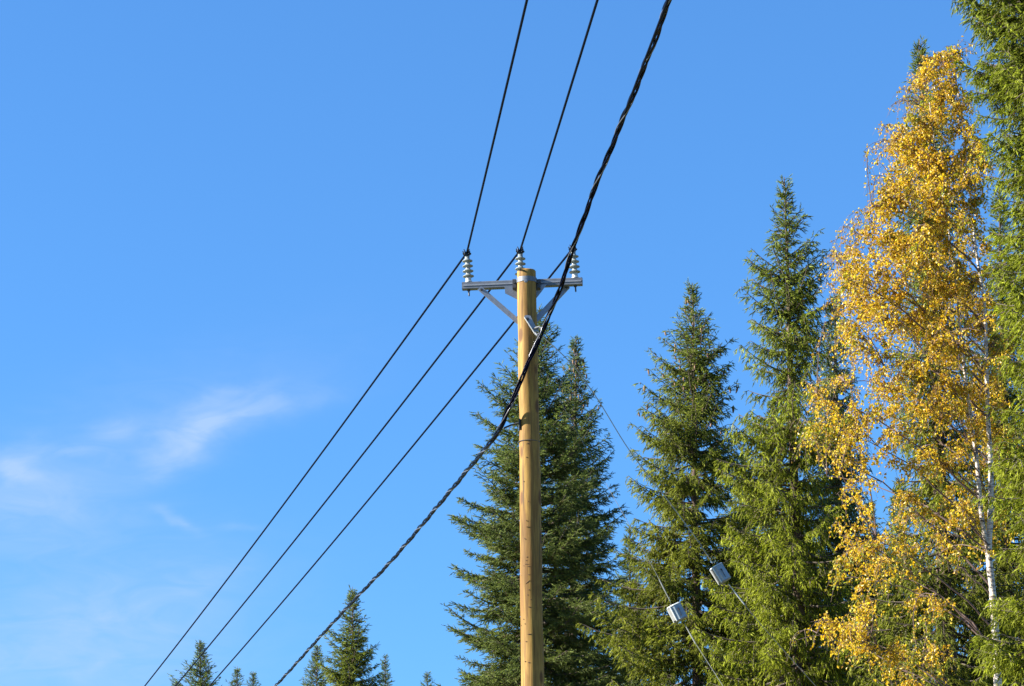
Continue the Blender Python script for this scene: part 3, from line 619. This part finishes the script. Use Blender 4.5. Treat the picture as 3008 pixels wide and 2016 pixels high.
BLU = ((.030, .055, .024), (.18, .215, .065), .54)
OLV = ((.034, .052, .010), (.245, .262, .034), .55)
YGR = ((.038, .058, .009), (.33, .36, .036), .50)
GRP = 'spruces at the forest edge'; FAR = 'distant spruce tops at the lower left'
tot = 0
specs = [
 dict(label='dark blue-green spruce directly behind the wooden pole', topx=1585, topy=915, botx=1560, Y=46, pal=BLU, group=GRP, droop=.25, hang=-.05, rj=.26,
      sil=[(950,1555,1625),(1010,1520,1645),(1080,1490,1655),(1140,1425,1690),(1300,1400,1730),(1450,1380,1750),(1600,1345,1770),(1800,1325,1810),(2016,1315,1830)]),
 dict(label='blue-green spruce with its tip just right of the pole', topx=1692, topy=1005, botx=1680, Y=49, pal=BLU, group=GRP, droop=.3, hang=.05, cones=2.0,
      sil=[(1050,1672,1712),(1120,1640,1740),(1200,1620,1760),(1300,1600,1792),(1400,1580,1800),(1500,1570,1830),(1600,1560,1845),(1800,1540,1865),(2016,1500,1870)]),
 dict(label='olive-green spruce with hanging brown cones, in the middle of the right-hand group', topx=2035, topy=848, botx=2048, Y=43, pal=OLV, group=GRP, droop=.55, hang=.35, cones=3.0, rj=.24,
      sil=[(890,2015,2056),(930,1990,2090),(960,1975,2100),(1020,1925,2140),(1120,1905,2150),(1200,1890,2170),(1300,1850,2190),(1400,1850,2190),(1500,1860,2210),(1600,1810,2215),(1700,1790,2225),(1850,1745,2240),(2016,1690,2250)]),
 dict(label='tall yellow-green spruce with drooping branches, left of the yellow birch', topx=2305, topy=540, botx=2352, Y=36, pal=YGR, group=GRP, droop=.8, hang=.42, rj=.34, dens=1.05, tw=.92, gaps=.08, smn=.34,
      sil=[(600,2278,2335),(650,2262,2370),(720,2235,2405),(780,2205,2425),(880,2180,2440),(960,2200,2445),(1010,2160,2470),(1100,2155,2480),(1200,2130,2490),(1300,2095,2470),(1500,2095,2480),(1700,2075,2500),(2016,2030,2520)], thin=[(1060,1230,.5),(1420,1560,.6)]),
 dict(label='dark spruce half hidden between the tall drooping spruce and the birch', topx=2452, topy=880, botx=2470, Y=44, pal=BLU, group=GRP, droop=.7, hang=.5, rj=.26,
      sil=[(930,2435,2475),(1000,2405,2490),(1100,2390,2505),(1250,2350,2530),(1400,2340,2545),(1600,2320,2620),(1800,2300,2680),(2016,2280,2700)]),
 dict(label='green spruce behind the birch, its tip poking out above the yellow leaves', topx=2702, topy=135, botx=2790, Y=34, pal=OLV, group=GRP, droop=.7, hang=.4, dens=.8,
      sil=[(170,2690,2735),(260,2680,2780),(400,2660,2810),(700,2620,2850),(950,2600,2880),(1100,2610,2900),(1400,2620,2940),(1700,2560,2990),(2016,2500,3050)]),
 dict(label='large nearest spruce filling the right edge of the photo, in front of the birch', topx=3060, topy=-560, botx=3165, Y=25, pal=YGR, group=GRP, droop=.55, hang=.38, rj=.2, dens=1.6, tw=.85, asc=1.0,
      sil=[(-480,3020,3100),(-200,2880,3250),(0,2795,3300),(90,2815,3330),(170,2850,3340),(300,2875,3350),(450,2900,3370),(600,2915,3380),(760,2925,3390),(900,2940,3400),(1150,2940,3420),(1350,2920,3440),(1500,2880,3450),(1650,2880,3460),(1760,2900,3470),(1850,2890,3480),(2016,2950,3480)], thin=[(1560,1690,.5),(1880,2010,.5)]),
 dict(label='low dark spruce seen in the gap between the olive spruce and the drooping one', topx=2190, topy=1330, botx=2195, Y=52, pal=OLV, group=GRP, droop=.5, hang=.3,
      sil=[(1400,2160,2220),(1500,2120,2260),(1700,2080,2310),(1850,2060,2340),(2016,2040,2360)]),
 dict(label='short dark spruce low down between the pole spruce and the olive spruce', topx=1850, topy=1560, botx=1850, Y=55, pal=BLU, group=GRP, droop=.4, hang=.2,
      sil=[(1620,1830,1872),(1700,1800,1890),(1800,1780,1930),(2016,1750,1960)]),
 dict(label='dark spruce low behind the birch trunk', topx=2640, topy=1420, botx=2650, Y=48, pal=OLV, group=GRP, droop=.6, hang=.3,
      sil=[(1500,2610,2670),(1600,2580,2720),(1750,2520,2760),(2016,2480,2800)]),
 dict(label='dense green spruce behind the birch trunk at the right, partly covered by the nearest spruce', topx=2935, topy=560, botx=2965, Y=38, pal=OLV, group=GRP, droop=.7, hang=.4,
      sil=[(700,2905,2975),(900,2870,3010),(1100,2840,3050),(1400,2800,3090),(1700,2760,3120),(2016,2730,3150)]),
 dict(label='dark spruce low behind the drooping spruce, filling the gap before the birch', topx=2270, topy=1180, botx=2270, Y=56, pal=OLV, group=GRP, droop=.5, hang=.3,
      sil=[(1260,2240,2300),(1400,2200,2340),(1600,2160,2390),(1800,2120,2430),(2016,2100,2450)]),
 dict(label='dark spruce low down behind the lower left leaves of the birch', topx=2555, topy=1480, botx=2555, Y=58, pal=OLV, group=GRP, droop=.5, hang=.3,
      sil=[(1560,2525,2585),(1700,2490,2620),(1850,2450,2660),(2016,2420,2690)]),
 dict(label='distant spruce crossed by the twisted cable, largest of those at the lower left', topx=1035, topy=1735, botx=1037, Y=66, pal=OLV, group=FAR, droop=.35, hang=.05, tw=1.15, zmin=3.5,
      sil=[(1770,1018,1052),(1800,1000,1062),(1850,975,1080),(1900,958,1100),(1960,940,1112),(2016,935,1120)]),
 dict(label='distant spruce leftmost in the photo, crossed by a thin overhead wire', topx=588, topy=1890, botx=588, Y=72, pal=BLU, group=FAR, droop=.3, hang=.0, tw=1.15, zmin=3.5,
      sil=[(1920,572,606),(1960,535,625),(1990,522,636),(2016,505,642)]),
 dict(label='distant spruce top just left of the spruce crossed by the cable', topx=932, topy=1905, botx=930, Y=74, pal=OLV, group=FAR, droop=.3, hang=.0, tw=1.1, zmin=4,
      sil=[(1930,918,944),(1960,905,955),(1985,890,965),(2016,878,975)]),
 dict(label='slim distant spruce tip just right of the spruce crossed by the cable', topx=1131, topy=1938, botx=1131, Y=80, pal=BLU, group=FAR, droop=.2, hang=-.1, tw=1.0, dens=.7, zmin=4,
      sil=[(1965,1120,1142),(1990,1110,1150),(2016,1103,1158)]),
 dict(label='tiny distant spruce tip standing alone left of the large spruces', topx=1255, topy=1982, botx=1255, Y=82, pal=BLU, group=FAR, droop=.2, hang=-.1, tw=1.0, dens=.7, zmin=4,
      sil=[(2000,1242,1266),(2016,1236,1272),(2060,1220,1290)]),
 dict(label='sparse distant spruce tip between the two larger lower-left spruces, the taller of two', topx=697, topy=1966, botx=697, Y=84, pal=BLU, group=FAR, droop=.2, hang=-.1, tw=1.0, dens=.55, zmin=4,
      sil=[(1985,682,712),(2016,668,722),(2060,650,740)]),
 dict(label='sparse distant spruce tip between the two larger lower-left spruces, the shorter of two', topx=744, topy=1982, botx=744, Y=86, pal=BLU, group=FAR, droop=.2, hang=-.1, tw=1.0, dens=.55, zmin=4,
      sil=[(2000,732,756),(2016,722,764),(2060,708,780)]),
]
for s in specs:
    e, K = spruce(**s); tot += K
print('spruce twigs', tot)

# ------------------------------------------------------------ birch
YB = 30.0
def inpoly(x, y, poly):
    x = np.asarray(x); y = np.asarray(y); r = np.zeros(len(x), bool); j = len(poly) - 1
    for i_ in range(len(poly)):
        xi, yi = poly[i_]; xj, yj = poly[j]
        c_ = ((yi > y) != (yj > y)) & (x < (xj - xi) * (y - yi) / (yj - yi + 1e-9) + xi); r ^= c_; j = i_
    return r
crown = [(2800,120),(2745,160),(2695,190),(2680,290),(2650,340),(2640,400),(2600,440),(2575,500),(2590,560),(2570,620),(2560,650),(2510,680),(2530,710),(2465,740),(2450,800),(2455,860),(2440,900),(2470,960),(2480,1040),(2500,1050),
         (2515,930),(2560,950),(2600,1040),(2580,1110),(2545,1150),(2500,1130),(2440,1120),(2385,1130),(2400,1200),(2360,1290),(2370,1330),(2430,1350),(2420,1420),(2450,1470),(2440,1560),(2460,1640),(2420,1700),(2440,1760),(2370,1830),(2355,1890),(2420,1930),(2520,1970),(2530,2060),(2600,2100),
         (2700,2050),(2760,1920),(2840,1830),(2880,1700),(2960,1640),(3000,1540),(2990,1400),(3000,1300),(2990,1150),(2985,950),(2945,800),(2900,650),(2910,500),(2880,350),(2860,250),(2830,180)]
gaps = [(2578, 1415, 55, 62), (2545, 1000, 40, 70), (2690, 1010, 28, 40), (2700, 1180, 40, 28), (2620, 1740, 60, 26), (2560, 860, 22, 24), (2750, 1450, 50, 40), (2765, 1655, 45, 40), (2710, 1290, 40, 30), (2800, 1830, 60, 60), (2700, 1560, 60, 40), (2900, 1800, 90, 110), (2690, 860, 30, 22), (2640, 1350, 34, 30), (2480, 1500, 40, 25)]
def sampleB(n, rg):
    X = []; Yy = []
    while len(X) < n:
        x = rg.uniform(2350, 3000, 4000); y = rg.uniform(130, 2100, 4000); ok = inpoly(x, y, crown)
        ok &= (np.sin(x * .031 + 1.3 * np.sin(y * .017)) + np.sin(y * .037 + x * .012) + np.sin((x - y) * .023) > -.55) | (rg.random(4000) < .22)
        for gx_, gy_, ga, gb in gaps: ok &= ((x - gx_) / ga) ** 2 + ((y - gy_) / gb) ** 2 > 1
        ok &= rg.random(4000) < np.interp(y, [100, 300, 1150, 1400, 2016], [.9, .95, .78, .30, .20])
        ok &= rg.random(4000) < np.interp(x, [2350, 2800, 2900, 3000], [1, 1, .75, .6])
        X += list(x[ok]); Yy += list(y[ok])
    return np.array(X[:n]), np.array(Yy[:n])
t1 = [(2931, 2016), (2926, 1893), (2916, 1747), (2904, 1620), (2910, 1500), (2910, 1370), (2903, 1249), (2897, 1057), (2892, 901), (2864, 713), (2850, 560), (2835, 420), (2815, 280), (2800, 170)]
t2 = [(2904, 1620), (2889, 1556), (2868, 1343), (2845, 1182), (2832, 1080), (2819, 950), (2810, 856), (2790, 700), (2765, 560), (2745, 420), (2730, 300)]
p1 = [P(x, y, YB) for x, y in t1]; dlt = norm(p1[0] - p1[1]); p1 = [p1[0] + dlt * (p1[0][2] / -dlt[2])] + p1
p2 = [P(x, y, YB - .1 * min(1, k_ * .4)) for k_, (x, y) in enumerate(t2)]
e = thing('birch_tree', (p1[0][0], YB, 0), 'yellow autumn birch with white double trunk among the spruces', 'birch tree')
tr1 = smoothpath(p1, 90); tr2 = smoothpath(p2, 70)
g = Geo(); hz = tr1[:, 2]; tube(g, tr1, np.interp(hz, [0, P(0, 1900, YB)[2], P(0, 1600, YB)[2], P(0, 1200, YB)[2], P(0, 700, YB)[2], hz[-1]], [.09, .052, .044, .029, .017, .006]), 14); g.build('trunk', M_birch, e, smooth=True)
g = Geo(); hz = tr2[:, 2]; tube(g, tr2, np.interp(hz, [hz[0], P(0, 1300, YB)[2], P(0, 850, YB)[2], hz[-1]], [.034, .027, .016, .006]), 12); g.build('trunk', M_birch, e, smooth=True)
def to3d(xs, ys, rg, lim=1.0):
    wid = np.interp(ys, [100, 500, 1000, 2016], [.35, .9, 1.4, 1.6]) * lim
    dep = np.clip(rg.normal(0, .5, len(xs)) * wid, -1.25 * wid, 1.1 * wid)
    tx = np.interp(ys, [a_[1] for a_ in t1[::-1]], [a_[0] for a_ in t1[::-1]]); nt_ = (np.abs(xs - tx) < 55) & (ys > 650); dep = np.where(nt_ & (rg.random(len(xs)) < .72), np.abs(dep) + .15, dep)
    tips = np.stack([P(x, y, YB) for x, y in zip(xs, ys)]); kk = (YB + dep) / YB
    tips[:, 0] *= kk; tips[:, 1] = YB + dep; tips[:, 2] = CAMZ + (tips[:, 2] - CAMZ) * kk
    return tips
LIMBS = []
def limbs(n, rg, tA, tB, wood, pts=None):
    xs, ys = sampleB(n, rg) if pts is None else (pts[:, 0], pts[:, 1])
    for tp in to3d(xs, ys, rg, .8):
        T_ = tB if (tB[0, 2] + .5 < tp[2] < tB[-1, 2] + .8 and rg.random() < .45) else tA
        hd = math.hypot(tp[0] - np.interp(tp[2], T_[:, 2], T_[:, 0]), tp[1] - YB)
        zo = tp[2] - hd * rg.uniform(.45, .95) - .1
        if T_ is tB and zo < tB[0, 2] + .1: T_ = tA
        zo = min(zo, T_[-1, 2] - .05); o_ = np.array([np.interp(zo, T_[:, 2], T_[:, 0]), np.interp(zo, T_[:, 2], T_[:, 1]), zo])
        s3 = np.linspace(0, 1, 14)[:, None]; mid = (o_ + tp) / 2 + np.array([0, 0, .22 * hd]) + rg.normal(0, .06, 3) * hd
        q = o_ * (1 - s3) ** 2 + 2 * mid * s3 * (1 - s3) + tp * s3 ** 2; q[1:-1] += rg.normal(0, .012, (12, 3)); LIMBS.append(q)
        V, F = tubes(q[None], ((.004 + .006 * min(hd, 2)) * np.linspace(1, .18, 14))[None] + .001, 6); wood.add(V, F)
def birch_crown(ncl, rg, xs, ys, tA, tB, nstr=9, leafn=11, wood=None, leaves=None, size=1.0, gold=.5):
    tips = to3d(xs, ys, rg); PTs = []
    pool = np.concatenate([q[4:] for q in LIMBS] + [tA[30:], tB[10:]])
    for tp in tips:
        dd = pool - tp; cost = np.linalg.norm(dd, axis=1) + np.where(dd[:, 2] > .05, .5, 0) + rg.random(len(pool)) * .12
        o_ = pool[np.argmin(cost)]; ln_ = np.linalg.norm(tp - o_)
        mid = (o_ + tp) / 2 + np.array([0, 0, .25 * ln_]) + rg.normal(0, .08, 3) * ln_; s3 = np.linspace(0, 1, 7)[:, None]
        PTs.append(o_ * (1 - s3) ** 2 + 2 * mid * s3 * (1 - s3) + tp * s3 ** 2)
    PTs = np.array(PTs); Ls = np.linalg.norm(PTs[:, -1] - PTs[:, 0], axis=1)
    V, F = tubes(PTs, (.0025 + .004 * np.minimum(Ls, 1.5))[:, None] * np.linspace(1, .35, 7)[None] + .0012, 4); wood.add(V, F)
    # hanging strands along the outer half of every branch
    n = len(tips); b = np.repeat(np.arange(n), nstr); K = len(b); u = rg.uniform(.1, 1, K) ** .7 * 6; i0 = np.minimum(u.astype(int), 5); fr = (u - i0)[:, None]
    O = PTs[b, i0] * (1 - fr) + PTs[b, i0 + 1] * fr
    D = norm(rg.normal(0, 1, (K, 3)) * [1, 1, .6] + [-.25, 0, .1]); l = rg.uniform(.12, .42, K) * size
    def sp_(t_): return O + D * (l * t_ * .65)[:, None] - np.array([0, 0, 1.]) * (l * .75 * t_ ** 2)[:, None]
    tt = np.linspace(0, 1, 5); PT = np.stack([sp_(np.full(K, q)) for q in tt], 1)
    V, F = tubes(PT, np.full((K, 1), 1.) * np.linspace(.0032, .0013, 5)[None], 3); wood.add(V, F)
    j = np.repeat(np.arange(K), leafn); Q = len(j); t_ = rg.random(Q) ** .8; 
    pos = O[j] + D[j] * (l[j] * t_ * .65)[:, None] - np.array([0, 0, 1.]) * (l[j] * .75 * t_ ** 2)[:, None] + rg.normal(0, .018, (Q, 3))
    ld = norm(rg.normal(0, .75, (Q, 3)) + [0, 0, -.7]); ref = norm(rg.normal(size=(Q, 3))); sd2 = norm(np.cross(ld, ref)); nn = np.cross(ld, sd2)
    ll = rg.uniform(.028, .050, Q); ww = ll * rg.uniform(.36, .48, Q)
    V = np.empty((Q, 6, 3)); V[:, 0] = pos; V[:, 1] = pos + ld * (ll * .3)[:, None] + sd2 * (ww)[:, None] * .95 + nn * (ww * .35)[:, None]; V[:, 2] = pos + ld * (ll * .7)[:, None] + sd2 * (ww * .6)[:, None] + nn * (ww * .2)[:, None]
    V[:, 3] = pos + ld * ll[:, None] - nn * (ll * .15)[:, None]; V[:, 4] = pos + ld * (ll * .7)[:, None] - sd2 * (ww * .6)[:, None] + nn * (ww * .2)[:, None]; V[:, 5] = pos + ld * (ll * .3)[:, None] - sd2 * (ww)[:, None] * .95 + nn * (ww * .35)[:, None]
    F = (np.arange(Q)[:, None, None] * 6 + np.array([[0, 1, 2, 3], [0, 3, 4, 5]])[None]).reshape(-1, 4)
    cl = rg.random(n)[b][j]; rnd = rg.random(Q)
    pal = np.array([[.70, .43, .02], [.62, .33, .022], [.46, .35, .03], [.25, .27, .04], [.40, .20, .03], [.78, .54, .07]])
    w = np.clip((cl * .5 + rnd * .6) * 5, 0, 4.999).astype(int); idx = np.array([0, 5, 0, 1, 2, 3])[np.minimum(w, 5)]; idx = np.where(rg.random(Q) < .10, 4, idx)
    olv = (rg.random(n)[b][j] < .16) & (rg.random(Q) < .7); idx = np.where(olv, np.where(rg.random(Q) < .5, 3, 2), idx)
    C = pal[idx] * rg.uniform(.50, 1.08, (Q, 1)) * np.array([1, 1.10, 1.1]); leaves.add(V, F, np.repeat(C, 6, axis=0)); return Q
rgb = np.random.default_rng(21); wood = Geo(); lv = Geo()
limbs(70, rgb, tr1, tr2, wood); limbs(0, rgb, tr1, tr2, wood, np.array([(2500,690),(2560,600),(2480,1120),(2400,1160),(2400,1300),(2430,1400),(2620,420),(2400,1860),(2470,1700),(2470,900)], float))
xs, ys = sampleB(690, rgb); nq = birch_crown(690, rgb, xs, ys, tr1, tr2, 9, 10, wood, lv)
# nearly bare outer sprays on the left outline
ex = np.array([(2795,135),(2770,150),(2700,200),(2660,270),(2640,300),(2620,320),(2615,370),(2560,440),(2570,470),(2560,520),(2555,600),(2545,450),(2500,660),(2520,640),(2470,700),(2450,730),(2440,760),(2600,540),(2590,410),(2430,900),(2530,1010),(2530,960),(2370,1120),(2350,1290),(2350,1240),(2350,1880),(2440,1140),(2480,1120),(2820,120),(2860,140),(2700,170),(2680,220),(2655,330),(2600,360),(2590,600),(2600,570),(2490,640),(2530,610),(2440,720),(2470,660),(2440,820),(2430,940),(2390,1100),(2360,1200),(2500,1060),(2490,1000)], float)
ex = np.repeat(ex, 2, axis=0) + rgb.normal(0, 8, (len(ex) * 2, 2))
nq += birch_crown(len(ex), rgb, ex[:, 0], ex[:, 1], tr1, tr2, 9, 2, wood, lv, .8)
wood.build('branches', M_btwig, e); lv.build('crown', M_leaf, e); print('birch leaves', nq)
